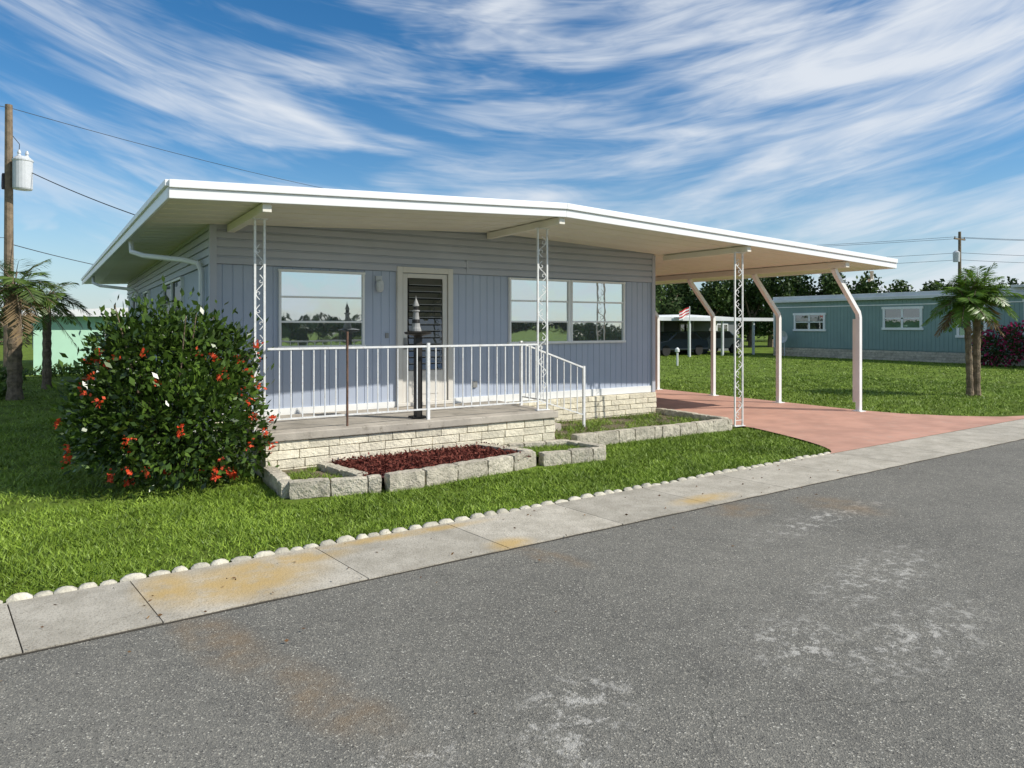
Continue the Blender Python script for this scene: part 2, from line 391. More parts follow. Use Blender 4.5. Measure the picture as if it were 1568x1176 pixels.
b=B(); blockwall(b,(HX0,HY0-.0),(HX1+.02,HY0-.0),0,.495,.1,.34,.14); blockwall(b,(HX0,HY0),(HX0,HY1),0,.42,.1,.34,.1); blockwall(b,(HX1,HY0),(HX1,HY1),0,.49,.1,.34,.1)
b.obj('brick_skirting',[M_brick,M_mortar],house,bevel=.006)
b=B(); vs=[]
for (y,xl) in ((RY0,RX0),(RY1,RXB)):
    vs+=[(xl,y,sof(RX0)),(RR,y,sof(RR)),(RX1,y,sof(RX1)),(RX1,y,top(RX1)),(RR,y,top(RR)),(xl,y,top(RX0))]
b.add(vs,[(0,1,4,5),(1,2,3,4),(6,11,10,7),(7,10,9,8)]+[(i,i+6,(i+1)%6+6,(i+1)%6) for i in range(6)]); b.obj('roof_deck',M_soff,house)
b=B()
def strip(b,z0,z1,y0,y1,xa,xb):
    for (p,q) in ((xa,RR),(RR,xb)):
        b.add([(p,y0,top(p)+z0),(q,y0,top(q)+z0),(q,y0,top(q)+z1),(p,y0,top(p)+z1),
               (p,y1,top(p)+z0),(q,y1,top(q)+z0),(q,y1,top(q)+z1),(p,y1,top(p)+z1)],
              [(0,1,2,3),(7,6,5,4),(0,4,5,1),(3,2,6,7),(0,3,7,4),(1,5,6,2)])
strip(b,-.185,-.075,RY0-.03,RY0-.002,RX0-.02,RX1+.02); strip(b,-.073,.012,RY0-.055,RY0-.002,RX0-.02,RX1+.02)
b.obox((RX0-.016,RY0),(RXB-.016,RY1),.028,top(RX0)-.185,top(RX0)-.06); b.obox((RX0-.03,RY0-.02),(RXB-.03,RY1),.055,top(RX0)-.058,top(RX0)+.012)
b.box(RX1+.002,RX1+.03,RY0,RY1,top(RX1)-.185,top(RX1)-.06); b.box(RX1+.002,RX1+.055,RY0-.02,RY1,top(RX1)-.058,top(RX1)+.012)
b.obj('fascia',M_fascia,house,bevel=.006)
b=B(); y=RY0+.4
while y<RY1:
    for (p,q) in ((RX0+.02,RR),(RR,RX1-.02)):
        b.add([(p,y,sof(p)-.001),(q,y,sof(q)-.001),(q,y+.012,sof(q)-.012),(p,y+.012,sof(p)-.012),(p,y+.024,sof(p)-.001),(q,y+.024,sof(q)-.001)],[(0,1,2,3),(3,2,5,4)])
    y+=.41
b.obj('roof_pan_seams',M_soff,house)
b=B()
for x in (1.92,6.05,10.12):
    z=sof(x)-.015; b.box(x-.05,x+.05,RY0+.03,HY0-.05,z-.10,z)
b.box(13.02,13.14,RY0+.05,RY1-.05,sof(13.1)-.13,sof(13.1)-.012)
b.box(HX1+.03,HX1+.10,HY0+.02,HY1,sof(9.9)-.11,sof(9.9)-.012)
b.obj('roof_beams',M_soff,house,bevel=.005)
gl=B(); fr=B()
def fwin(x0,x1,z0,z1,rows,y=HY0):
    t=.035
    fr.box(x0,x0+t,y-.05,y+.015,z0,z1); fr.box(x1-t,x1,y-.05,y+.015,z0,z1)
    fr.box(x0-.015,x1+.015,y-.065,y+.015,z0-.03,z0+.012); fr.box(x0-.01,x1+.01,y-.055,y+.015,z1,z1+.035)
    h=(z1-z0)/rows
    for i in range(rows):
        a=z0+h*i; tl=random.uniform(-.003,.008)
        gl.add([(x0+t,y-.02,a+.012),(x1-t,y-.02,a+.012),(x1-t,y-.022+tl,a+h),(x0+t,y-.022+tl,a+h)],[(0,1,2,3)])
        if i: fr.box(x0+t,x1-t,y-.042,y-.012,a-.014,a+.014)
fwin(2.57,3.85,1.51,2.59,3)
fwin(6.46,7.76,1.52,2.61,3); fwin(7.79,9.08,1.52,2.61,3); fr.box(7.762,7.788,HY0-.04,HY0+.01,1.52,2.61)
fr.obj('window_frames',M_white,house,bevel=.004); gl.obj('window_glass',M_glass,house)
fr=B(); gl=B()
for (y0,y1) in ((13.0,14.3),(14.35,15.6),(18.6,19.8),(22,23.2)):
    X=HX0
    fr.box(X-.05,X+.01,y0,y0+.04,1.5,2.6); fr.box(X-.05,X+.01,y1-.04,y1,1.5,2.6); fr.box(X-.06,X+.01,y0,y1,1.46,1.5); fr.box(X-.06,X+.01,y0,y1,2.6,2.64)
    for i in range(3):
        gl.add([(X-.02,y0+.04,1.5+i*.365),(X-.02,y1-.04,1.5+i*.365),(X-.14,y1-.04,1.52+i*.365),(X-.14,y0+.04,1.52+i*.365)],[(0,1,2,3)])
        if i: fr.box(X-.045,X+.0,y0+.04,y1-.04,1.49+i*.365,1.51+i*.365)
    gl.add([(X-.02,y0+.04,1.5),(X-.02,y1-.04,1.5),(X-.02,y1-.04,2.6),(X-.02,y0+.04,2.6)],[(0,1,2,3)])
fr.obj('side_window_frames',M_white,house); gl.obj('side_window_glass',M_glassd,house)
b=B()
e0=lx(12.7)+.06
b.tube([(e0,12.7,sof(RX0)-.0),(e0,12.6,2.98),(e0+.15,12.3,2.90),(1.45,11.1,2.76),(1.6,10.85,2.70),(1.63,10.8,2.58),(1.63,10.8,.1)],.04,8)
e0=lx(22.7)+.06
b.tube([(e0,22.6,sof(RX0)),(e0,22.5,2.98),(e0+.15,22.3,2.90),(1.5,21.0,2.76),(1.63,20.8,2.6),(1.63,20.8,.1)],.04,8)
b.tube([(14.6,8.6,2.98),(14.6,8.6,2.80),(14.52,8.62,2.78)],.035,8)
b.box(14.02,14.09,8.60,8.68,.2,1.95)
b.obj('downspouts',M_white,house)
b=B(); dx0,dx1,dz0,dz1=4.38,5.36,.60,2.74; y=HY0
b.box(dx0,dx0+.09,y-.06,y+.02,dz0,dz1); b.box(dx1-.09,dx1,y-.06,y+.02,dz0,dz1); b.box(dx0+.09,dx1-.09,y-.06,y+.02,dz1-.09,dz1)
b.box(dx0,dx1,y-.09,y+.02,.545,dz0)
b.box(dx0+.1,dx0+.18,y-.035,y,dz0,dz1-.1); b.box(dx1-.18,dx1-.1,y-.035,y,dz0,dz1-.1); b.box(dx0+.18,dx1-.18,y-.035,y,dz1-.17,dz1-.1); b.box(dx0+.18,dx1-.18,y-.035,y,dz0,1.10)
b.box(dx0+.26,dx1-.26,y-.045,y-.03,.72,1.00)
b.obj('door_frame',M_door,house,bevel=.006)
b=B(); b.box(dx0+.18,dx1-.18,y-.012,y-.002,1.10,dz1-.17)
for i in range(14):
    z=1.11+i*.104
    b.add([(dx0+.2,y-.02,z+.1),(dx1-.2,y-.02,z+.1),(dx1-.2,y-.05,z),(dx0+.2,y-.05,z)],[(0,1,2,3)],1)
    b.box(dx0+.2,dx1-.2,y-.056,y-.050,z-.004,z+.006,2)
b.obj('door_jalousie',[M_dark,M_jal,M_grey],house)
b=B(); b.lathe((dx0+.14,y-.09,1.50),[(.0,-.03),(.028,-.02),(.03,.01),(.0,.03)],10); b.box(dx0+.115,dx0+.165,y-.05,y-.036,1.44,1.62)
b.obj('door_handle',M_grey,house)
b=B(); b.box(4.03,4.13,y-.05,y,2.50,2.58); b.lathe((4.08,y-.08,2.33),[(.03,0),(.055,.03),(.06,.12),(.05,.17),(.02,.19)],12); b.obj('porch_light',M_zinc,house)
b=B(); b.box(4.2,4.25,y-.02,y,1.62,1.70); b.box(5.75,5.83,y-.03,y,.78,.88); b.obj('doorbell_and_socket',M_grey,house)

def ironpost(name,x,y,z0,z1,w):
    e=group(name,(x,y,z0)); b=B()
    for s in (-1,1):
        cx=x+s*w/2
        b.box(cx-.012,cx+.012,y-.012,y+.012,z0,z1)
    b.box(x-w/2-.03,x+w/2+.03,y-.04,y+.04,z0,z0+.012); b.box(x-w/2-.03,x+w/2+.03,y-.04,y+.04,z1-.012,z1)
    b.box(x-w/2,x+w/2,y-.005,y+.005,z0+.10,z0+.11)
    z=z0+.14; k=0
    while z<z1-.34:
        s=1 if k%2 else -1; pts=[]
        for i in range(21):
            t=i/20; pts.append((x+(w*.40)*math.sin(t*2*math.pi)*s,y,z+.30*t))
        b.tube(pts,.006,4)
        for (cx,cz,ss) in ((x+s*w*.12,z+.075,1),(x-s*w*.12,z+.225,-1)):
            pts=[]
            for i in range(11):
                t=i/10; a=t*1.5*math.pi; rr=w*.24*(1-.7*t); pts.append((cx+ss*s*rr*math.cos(a),y,cz+ss*rr*math.sin(a)))
            b.tube(pts,.005,4)
        z+=.36; k+=1
    b.obj('scroll_ironwork',M_iron,e)
ironpost('wrought_iron_post',1.96,8.72,.545,sof(1.95)-.115,.11)
ironpost('wrought_iron_post.001',6.05,8.68,.545,sof(6.05)-.115,.17)
ironpost('wrought_iron_post.002',10.08,8.38,.03,sof(10.1)-.115,.20)
for i,yy in enumerate((8.5,10.45,12.4,14.4,16.4,18.4,20.4,22.4,24.4,26.4)):
    e=group('carport_post' if i==0 else 'carport_post.%03d'%i,(13.95,yy,0)); b=B()
    b.tube([(13.95,yy,.03),(13.95,yy,1.98),(13.92,yy,2.08),(13.15,yy,2.86),(13.08,yy,sof(13.1)-.13)],.062,4)
    b.box(13.85,14.05,yy-.1,yy+.1,.028,.04)
    b.obj('bent_column',M_white,e)
# ---------------------------------------------------------------- porch
porch=group('front_porch',(4,9.4,0))
b=B(); b.box(1.93,6.22,8.50,10.225,.44,.54); b.obj('concrete_slab',M_slab,porch,bevel=.012)
b=B(); blockwall(b,(1.98,8.60),(6.18,8.60),0,.435,.105,.36,.13); blockwall(b,(2.03,8.68),(2.03,10.2),0,.435,.105,.36,.13); blockwall(b,(6.13,8.68),(6.13,10.2),0,.435,.105,.36,.13)
b.obj('brick_base',[M_brick,M_mortar],porch,bevel=.006)
b=B(); b.box(6.23,6.55,9.35,10.2,0,.36); b.box(6.55,6.9,9.35,10.2,0,.2); b.obj('steps',M_slab,porch,bevel=.01)
rail=group('porch_railing',(4,8.7,.54)); b=B()
def railrun(b,p,q,zt,zb,ztq=None,zbq=None,sp=.135):
    ztq=zt if ztq is None else ztq; zbq=zb if zbq is None else zbq
    b.obox(p,q,.034,zt-.014,zt+.012,0,0,ztq-.014,ztq+.012)
    b.obox(p,q,.022,zb-.008,zb+.012,0,0,zbq-.008,zbq+.012)
    P=Vector(p);Q=Vector(q);L=(Q-P).length;n=int(L/sp)
    for i in range(1,n):
        t=i/n; c=P.lerp(Q,t); b.box(c.x-.0065,c.x+.0065,c.y-.0065,c.y+.0065,zb+(zbq-zb)*t,zt+(ztq-zt)*t-.01)
railrun(b,(2.04,8.68),(5.95,8.68),1.535,.68)
b.box(4.14,4.18,8.66,8.70,.54,1.58)
railrun(b,(6.15,8.72),(6.15,9.42),1.535,.68)
b.box(6.13,6.17,9.4,9.44,.54,1.57)
railrun(b,(6.17,9.42),(7.42,9.42),1.53,.70,1.10,.30)
b.box(7.40,7.44,9.4,9.44,.0,1.13)
b.obj('white_rails',M_iron,rail)
b=B(); b.tube([(3.02,8.66,.54),(3.02,8.66,1.74)],.014,8); b.obj('rusty_stanchion',M_rust,rail)
orn=group('lighthouse_ornament',(4.12,8.9,.54)); b=B(); ox,oy=4.1,8.88
b.box(ox-.10,ox+.10,oy-.10,oy+.10,.542,.57); b.box(ox-.045,ox+.045,oy-.045,oy+.045,.57,1.64)
b.lathe((ox,oy,1.64),[(.05,0),(.06,.03),(.18,.06),(.19,.085),(.17,.09),(.05,.1)],14); b.obj('pedestal',M_dark,orn)
b=B(); b.lathe((ox-.03,oy,1.74),[(.075,0),(.07,.03),(.058,.06),(.036,.26),(.052,.27),(.052,.285),(.032,.29),(.032,.34),(.046,.345),(.03,.39),(.006,.45),(.0,.50)],14,0)
b.obj('lighthouse',M_stone,orn)
b=B(); b.lathe((ox-.03,oy,1.85),[(.056,0),(.050,.05)],14,0); b.lathe((ox-.03,oy,2.03),[(.034,0),(.034,.045)],12,0); b.obj('dark_bands',M_dark,orn)

# ---------------------------------------------------------------- planters
def path(b,pts,z1=.19,w=.15,ln=.38):
    for p,q in zip(pts[:-1],pts[1:]): blockwall(b,p,q,0,z1,z1,ln,w,rock=True)
pl=group('block_planter',(2.4,8,0)); b=B()
path(b,[(2.0,8.45),(1.98,7.5),(2.92,7.28)],.18); path(b,[(2.78,7.45),(2.6,8.35)],.18)
b.obj('blocks',[M_block,M_mortar],pl)
b=B(); b.add([(2,7.5,.10),(2.9,7.32,.10),(2.7,8.5,.10),(2,8.5,.10)],[(0,1,2,3)]); b.obj('soil',M_soil,pl)
pl=group('block_planter.001',(4,8,0)); b=B()
path(b,[(2.96,7.22),(3.4,7.24),(3.85,7.33),(4.3,7.40),(4.7,7.45),(5.1,7.55)],.2); path(b,[(5.12,7.62),(4.8,8.45)],.2)
b.obj('blocks',[M_block,M_mortar],pl)
b=B(); b.add([(2.9,7.3,.135),(3.85,7.4,.135),(5.1,7.6,.135),(4.8,8.53,.135),(2.65,8.53,.135)],[(0,1,2,3,4)]); b.obj('mulch_bed',M_mulchb,pl)
n=7000; P=np.zeros((n,3)); P[:,0]=rng.uniform(2.75,5.0,n); P[:,1]=rng.uniform(7.42,8.5,n); P[:,2]=.135+rng.random(n)*.04
D=rng.normal(0,1,(n,3)); D[:,2]*=.3
npmesh('mulch_chips',leaves(P,D,.05,.4),4,M_mulch,pl)
pl=group('block_planter.002',(5.6,7.8,0)); b=B()
path(b,[(5.2,7.5),(6.15,7.38)],.18); path(b,[(6.2,7.45),(6.1,8.1),(5.2,8.3)],.18); b.obj('blocks',[M_block,M_mortar],pl)
b=B(); b.add([(5.2,7.55,.1),(6.15,7.4,.1),(6.05,8.1,.1),(5.1,8.3,.1)],[(0,1,2,3)]); b.obj('soil',M_soil,pl)
pl=group('block_planter.003',(8,9,0)); b=B()
path(b,[(6.35,8.3),(8.1,8.32),(9.75,8.3)],.2); path(b,[(9.78,8.4),(9.85,10.15)],.2); b.obj('blocks',[M_block,M_mortar],pl)
b=B(); b.add([(6.25,8.35,.09),(9.8,8.35,.09),(9.85,10.2,.09),(6.25,10.2,.09)],[(0,1,2,3)]); b.obj('soil',M_soil,pl)

# ---------------------------------------------------------------- grass blades
def blades(n,x0,x1,y0,y1,h,w,keep,z=0.):
    P=np.zeros((n,3)); P[:,0]=rng.uniform(x0,x1,n); P[:,1]=rng.uniform(y0,y1,n); P[:,2]=z
    P=P[keep(P[:,0],P[:,1])]
    pat=np.sin(P[:,0]*3.1+np.sin(P[:,1]*2.3)*2)*np.sin(P[:,1]*4.3+P[:,0]*1.1)+.5*np.sin(P[:,0]*11+P[:,1]*7)*np.sin(P[:,1]*13-P[:,0]*5)
    k=rng.random(len(P))<np.clip(.82+.3*pat,.25,1); P=P[k]; pat=pat[k]; n=len(P)
    a=rng.uniform(0,2*math.pi,n); s=np.stack([np.cos(a),np.sin(a),np.zeros(n)],1)
    l=rng.normal(0,.8,(n,3)); l[:,2]=1
    hh=(h*rng.uniform(.5,1.25,n)*(1+.25*pat))[:,None]; ww=(w*rng.uniform(.6,1.3,n))[:,None]
    return np.stack([P-s*ww/2,P+s*ww/2,P+l*hh+s*ww*.1],1).reshape(-1,3)
dxv=lambda y:np.where(y<8.12,8.93+1.2*np.clip((y-5.92)/2.2,0,1)**.5,10.12)
def keepf(x,y):
    wob=.03*np.sin(x*7.3)*np.sin(x*2.9+1)
    k=(y>5.675+.034*x-np.maximum(wob,0))&(x<dxv(y)-.02)
    k&=~((x>1.9)&(y>7.25)&(x<3.0)); k&=~((x>2.8)&(x<5.2)&(y>7.15+.09*(x-2.8))); k&=~((x>5.1)&(x<6.27)&(y>7.33)); k&=~((x>6.2)&(y>8.22))
    k&=~((x>1.66)&(y>10.2))
    return k
V=[blades(140000,-3.6,10.2,5.5,8.3,.042,.012,keepf),
   blades(50000,-5,2,8.3,16,.05,.014,keepf),
   blades(20000,-8,1.7,16,30,.055,.02,lambda x,y:x<1.6),
   blades(3500,5.2,6.1,7.55,8.15,.05,.009,lambda x,y:x>0,.1),
   blades(1500,2.1,2.75,7.6,8.4,.05,.009,lambda x,y:np.sin(x*9)*np.sin(y*8)>-.1,.1),
   blades(7000,6.3,9.7,8.4,10.1,.07,.012,lambda x,y:np.sin(x*5)*np.sin(y*6)>-.3,.09),
   blades(40000,14.2,24,6.3,16,.05,.018,lambda x,y:(y>6.6+.034*(x-14))&(x>14.2+np.clip(7.9-y,0,9)*1.0)),
   blades(35000,14.2,36,10,34,.06,.03,lambda x,y:x>14.2)]
npmesh('lawn_grass',np.concatenate(V),3,M_blade)

# ---------------------------------------------------------------- flowering bush
bush=group('flowering_bush',(1.0,8.9,0))
bl=[(1.08,8.95,1.0,.83,.85,.95),(.65,8.9,.8,.60,.6,.7),(1.5,8.75,.75,.5,.55,.7),(.85,8.8,1.5,.48,.5,.45),(1.45,8.9,1.3,.45,.5,.5),(1.1,8.3,.7,.6,.35,.6),(.42,9.3,.95,.42,.5,.6),(1.75,8.45,.5,.25,.28,.42),
    (1.15,9.0,1.68,.25,.3,.32),(.55,8.9,1.6,.25,.3,.36),(1.7,8.75,1.5,.2,.22,.32),(.3,9.1,.6,.35,.4,.4),(.8,9.4,1.45,.6,.5,.45),(.82,8.85,1.9,.14,.2,.22),(1.4,8.8,1.75,.14,.14,.2)]
P,D=cloudpts(bl,13500,.5); k=P[:,2]>.06; P=P[k];D=D[k]
P2,D2=cloudpts(bl,1500,.97); D2[:,2]+=.7; P2=P2+D2*rng.uniform(0,.2,(1500,1))
P=np.concatenate([P,P2]); D=np.concatenate([D,D2]); D[:,2]+=.25
npmesh('leaves',leaves(P,D,.095,.5),4,M_bush,bush)
b=B()
for i in range(26):
    a=random.uniform(0,6.28); r=random.uniform(.3,.8); zt=random.uniform(1.1,2.05); b.tube([(1.05,8.95,0),(1.0+.3*r*math.cos(a),8.95+.3*r*math.sin(a),.6),(1.0+r*math.cos(a)*.8,8.9+r*math.sin(a)*.8,zt)],[.02,.015,.005],5)
b.obj('stems',M_bark,bush)
PF,DF=cloudpts(bl,420,1.0); ctr=np.array([1.0,8.95,.9])
inside=np.zeros(len(PF),bool)
for q in bl:
    inside|=(((PF-np.array(q[:3]))/np.array(q[3:6]))**2).sum(1)<.72
PF=PF[(~inside)&(PF[:,2]>.12)&(PF[:,2]<1.6)&(PF[:,1]<9.2)][:82]
PP=[];DD=[]
for p in PF:
    k=random.randint(5,18); o=p-ctr; o=o/np.linalg.norm(o); PP.append(p+rng.normal(0,.022,(k,3))+o*.05); DD.append(np.tile(o,(k,1)))
npmesh('flowers',leaves(np.concatenate(PP),np.concatenate(DD),.045,.7),4,M_flower,bush)

# ---------------------------------------------------------------- palms
def palm(name,stems,nf,L,droop,lm,leaflen=.35,nl=34,dead=True,seed=1,elr=(-.3,1.2),lw=.017):
    e=group(name,(stems[0][0],stems[0][1],0)); r=random.Random(seed)
    b=B(); lv=[];mi=[]
    for (x,y,h,rad,lx_,ly_) in stems:
        n=18; pts=[(x+lx_*(i/n)**1.5,y+ly_*(i/n)**1.5,h*i/n) for i in range(n+1)]
        b.tube(pts,[rad*(1.3 if i==0 else 1.0)*(1+.16*(i%2))*(1-.15*i/n) for i in range(n+1)],10)
        o=np.array(pts[-1])
        for q in range(nf):
            az=2*math.pi*(q*.382)+r.uniform(-.2,.2); el=elr[0]+(elr[1]-elr[0])*(q/nf)+r.uniform(-.1,.1); LL=L*r.uniform(.8,1.1)
            isd=dead and el<elr[0]+.14
            d=np.array([math.cos(az)*math.cos(el),math.sin(az)*math.cos(el),math.sin(el)])
            ts=np.linspace(.0,1,9); f=lambda t:o+d*LL*t+np.array([0,0,-droop*t*t*(1.2-.4*math.sin(el))])
            b.tube([tuple(f(t)) for t in ts],[.018*(1-.8*t) for t in ts],4)
            for t in np.linspace(.12,1,nl):
                p=f(t); tg=f(t+.02)-p; tg/=np.linalg.norm(tg); sd=np.cross(tg,[0,0,1]); sd/=np.linalg.norm(sd)+1e-6
                ll=leaflen*(math.sin(math.pi*min(1,.12+.86*t))**.6)*r.uniform(.8,1.1)+.05
                for s in (-1,1):
                    dd=sd*s*.85+tg*.55+np.array([0,0,-.30+r.uniform(-.3,.35)]); dd/=np.linalg.norm(dd); w=tg*lw
                    lv+= [p-w,p+dd*ll*.5-w*.9+np.array([0,0,.02]),p+dd*ll,p+dd*ll*.5+w*.9]; mi.append(1 if isd else 0)
    b.obj('trunk',M_bark,e); npmesh('fronds',np.array(lv),4,[lm,M_dead],e,np.array(mi))
    return e
palm('palm_tree',[(19.95,8.95,2.7,.085,.05,0),(19.72,9.0,2.45,.075,.0,.1)],26,.95,.32,M_palm,.34,30,True,3,(-.6,1.45),.022)
palm('palm_tree.001',[(-1.05,21.0,2.75,.15,0,0)],24,1.35,.6,M_palm2,.45,30,True,5,(-.5,1.3))
palm('palm_tree.002',[(-.45,24.0,2.6,.11,0,0)],18,1.05,.5,M_palm2,.40,26,True,8,(-.3,1.2))

# ---------------------------------------------------------------- neighbour homes
nh=group('teal_mobile_home',(38,16,0)); X=36.; y0,y1=-2.,27.3
b=B(); b.box(X+.05,X+4.5,y0+.05,y1-.05,.3,3.1); N_=lambda s,d,z:(X+d,s,z); vsiding(b,y0,y1,.55,3.15,N_,.2,.17,.012); b.box(X,X+4.5,y0,y0+.04,.55,3.1); b.box(X,X+4.5,y1-.04,y1,.55,3.1); b.obj('walls',M_teal,nh)
b=B(); b.box(X-.25,X+4.8,y0-.2,y1+.15,3.15,3.32); b.box(X-.1,X+4.6,y0,y1,3.32,3.5); b.box(X-.35,X+4.9,y0-.3,14.6,3.5,3.62); b.obj('roof',M_roofw,nh,bevel=.02)
b=B(); b.box(X-.03,X,y0,y1,2.85,2.90); b.box(X-.02,X+.3,y1-.05,y1+.02,.5,3.15); b.box(X-.02,X+.02,13.8,13.9,.5,3.15)
W=[(23.9,25.9,1.6,2.4),(18.6,20.6,1.7,2.65),(15.7,17.0,1.35,2.8),(12.6,14.2,1.5,2.85),(8.5,10,1.6,2.7),(3,4.5,1.6,2.7)]
for (a,c,z0,z1) in W:
    b.box(X-.06,X-.0,a,a+.12,z0,z1); b.box(X-.06,X,c-.12,c,z0,z1); b.box(X-.07,X,a-.05,c+.05,z1,z1+.12); b.box(X-.07,X,a-.05,c+.05,z0-.12,z0); b.box(X-.045,X,(a+c)/2-.05,(a+c)/2+.05,z0,z1); b.box(X-.045,X,a+.12,c-.12,(z0+z1)/2-.03,(z0+z1)/2+.03)
b.obj('trim',M_white,nh)
b=B()
for (a,c,z0,z1) in W: b.box(X-.03,X-.005,a+.12,c-.12,z0,z1)
b.obj('windows',M_glassd,nh)
b=B(); blockwall(b,(X,y0),(X,y1),0,.5,.14,.5,.12); b.obj('skirting',[M_block,M_mortar],nh)
b=B()
n=14; vs=[(X-.55,26.2,1.15)]+[(X-.62-.10*0-.08,26.2+.36*math.cos(2*math.pi*k/n),1.15+.36*math.sin(2*math.pi*k/n)) for k in range(n)]
b.add(vs,[(0,1+k,1+(k+1)%n) for k in range(n)]); b.tube([(X-.5,26.2,0),(X-.5,26.2,1.15)],.03,6); b.tube([(X-.55,26.2,1.0),(X-.95,26.2,1.1)],.015,4); b.obj('dish_antenna',M_zinc,nh)
def simplehome(name,x0,x1,y0,y1,h,wm,rm,z0=0,eave=.4,win=True):
    e=group(name,((x0+x1)/2,(y0+y1)/2,0)); b=B(); b.box(x0,x1,y0,y1,z0,h); b.obj('walls',wm,e)
    b=B(); b.extr([(x0-eave,h),(x1+eave,h),(x1+eave,h+.15),((x0+x1)/2,h+.35),(x0-eave,h+.15)],y0-eave,y1+eave); b.obj('roof',rm,e)
    if win:
        b=B(); c=B(); n=max(1,int((x1-x0)/3))
        for i in range(n):
            xx=x0+(i+.42)*(x1-x0)/n; b.box(xx-.08,xx+1.08,y0-.05,y0-.0,h*.45-.08,h*.85+.08); c.box(xx,xx+1.0,y0-.07,y0-.052,h*.45,h*.85)
        n=max(1,int((y1-y0)/3))
        for i in range(n):
            yy=y0+(i+.3)*(y1-y0)/n; b.box(x0-.05,x0,yy-.08,yy+1.28,h*.45-.08,h*.85+.08); c.box(x0-.07,x0-.052,yy,yy+1.2,h*.45,h*.85)
        b.obj('window_trim',M_white,e); c.obj('window_panes',M_glassd,e)
    return e
simplehome('mint_green_house',-1.0,4.6,31.2,42,2.15,M_mint,M_white,0,.45)
simplehome('white_mobile_home',-9.5,-3.2,34,41,2.0,M_roofw,M_white,0,.3)
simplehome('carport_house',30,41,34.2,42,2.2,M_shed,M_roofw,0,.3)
e=group('open_carport',(33,31,0)); b=B(); b.box(27.4,38.5,28.6,34.0,2.08,2.28)
for x in (27.6,30.4,33.2,36.0,38.3):
    for y in (28.8,33.8): b.box(x-.06,x+.06,y-.06,y+.06,0,2.08)
b.obj('roof_and_posts',M_roofw,e)
def car(name,x,y,m):
    e=group(name,(x,y,0)); b=B()
    b.extr([(x-2.2,.32),(x-2.25,.62),(x-2.1,.82),(x-1.2,.95),(x-.5,1.42),(x+1.0,1.45),(x+1.75,1.0),(x+2.15,.95),(x+2.25,.6),(x+2.2,.32)],y-.85,y+.85); b.obj('body',m,e,bevel=.08)
    b=B(); b.extr([(x-1.0,.98),(x-.42,1.36),(x+.9,1.38),(x+1.5,1.0)],y-.865,y+.865); b.obj('side_windows',M_dark,e)
    b=B()
    for wx in (x-1.4,x+1.35):
        for yy in (y-.88,y+.68):
            pts=[(wx+.32*math.cos(a),.32+.32*math.sin(a)) for a in [2*math.pi*k/18 for k in range(18)]]; b.extr(pts,yy,yy+.2)
    b.obj('wheels',M_tyre,e)
car('parked_car',31.2,30.9,M_card); car('parked_car.001',35.4,31.8,M_carp)
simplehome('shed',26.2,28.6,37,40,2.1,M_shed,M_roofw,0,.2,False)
e=group('marker_post',(23.2,22.7,0)); b=B(); b.tube([(23.2,22.7,0),(23.2,22.7,.6)],.05,8); b.lathe((23.2,22.7,.6),[(.06,0),(.10,.03),(.10,.14),(.03,.22)],10); b.obj('post_and_cap',M_white,e)
e=group('flag_pole',(30,28.3,0)); b=B(); b.tube([(29.9,28.3,0),(29.9,28.3,2.9)],.025,6); b.obj('pole',M_white,e)
b=B()
for i in range(6): b.add([(29.85-.8*j/4,28.3+.08*math.sin(j*1.5),2.85-.08*i-(.08*kk)-.07*j) for kk in (0,1) for j in range(5)],[(j,j+1,j+6,j+5) for j in range(4)],i%2)
b.obj('striped_flag',[M_red,M_white],e)
e=group('bougainvillea_bush',(34.5,14.2,0)); bl2=[(34.6,14.5,.9,.7,.9,.8),(34.6,15.1,.7,.6,.6,.6),(34.5,13.8,1.3,.5,.6,.6)]
P,D=cloudpts(bl2,2500,.5); npmesh('green_leaves',leaves(P,D,.14,.5),4,M_tree,e); P,D=cloudpts(bl2,900,.95); npmesh('bracts',leaves(P,D,.14,.7),4,M_boug,e)
e=group('shrub',(34.8,11,0)); P,D=cloudpts([(34.8,11.4,.8,.6,1.4,.7),(34.8,13.,.6,.5,.6,.5)],2500,.5); npmesh('leaves',leaves(P,D,.14,.5),4,M_tree,e)
e=group('shrub.001',(-.5,26,0)); P,D=cloudpts([(-1.9,28,.2,.9,.5,.3),(-.2,29.8,.15,.9,.4,.25),(-3.2,23,.5,.8,.6,.6),(1.2,29.5,.2,.7,.5,.35),(-1.3,21.3,.15,.4,.3,.25)],4500,.4); P=P[P[:,2]>.02]; npmesh('leaves',leaves(P,np.abs(rng.normal(0,1,P.shape)),.14,.5),4,M_palm2,e)
# ---------------------------------------------------------------- tree lines
def treeline(name,specs,nl,size,mt):
    e=group(name,(specs[0][0],specs[0][1],0)); b=B(); bs=[]
    for (x,y,h,w) in specs:
        b.tube([(x,y,0),(x+.1,y,h*.35),(x+random.uniform(-.4,.4),y,h*.7)],[.28,.2,.08],6)
        for k in range(3):
            a=random.uniform(0,6.28); b.tube([(x,y,h*.3),(x+w*.5*math.cos(a),y+w*.5*math.sin(a),h*.65)],[.12,.04],5)
        for k in range(11):
            a=random.uniform(0,6.28); rr=random.uniform(0,.85)*w; s=random.uniform(.2,.48)
            bs.append((x+rr*math.cos(a),y+rr*math.sin(a),h*random.uniform(.2,.82),w*s,w*s,h*s*.5))
    b.obj('trunks',M_bark,e); P,D=cloudpts(bs,nl,.3); P=P[P[:,2]>.05]
    npmesh('foliage',leaves(P,rng.normal(0,1,P.shape),size,.6),4,mt,e)
sp=[]
for i in range(52):
    az=math.radians(57.6-48+i*2.1); r=random.uniform(76,98)
    h=random.uniform(4.8,7.5)
    if az>math.radians(57.6+14): h*=.5
    sp.append((r*math.cos(az),r*math.sin(az),h,random.uniform(2.4,4.2)))
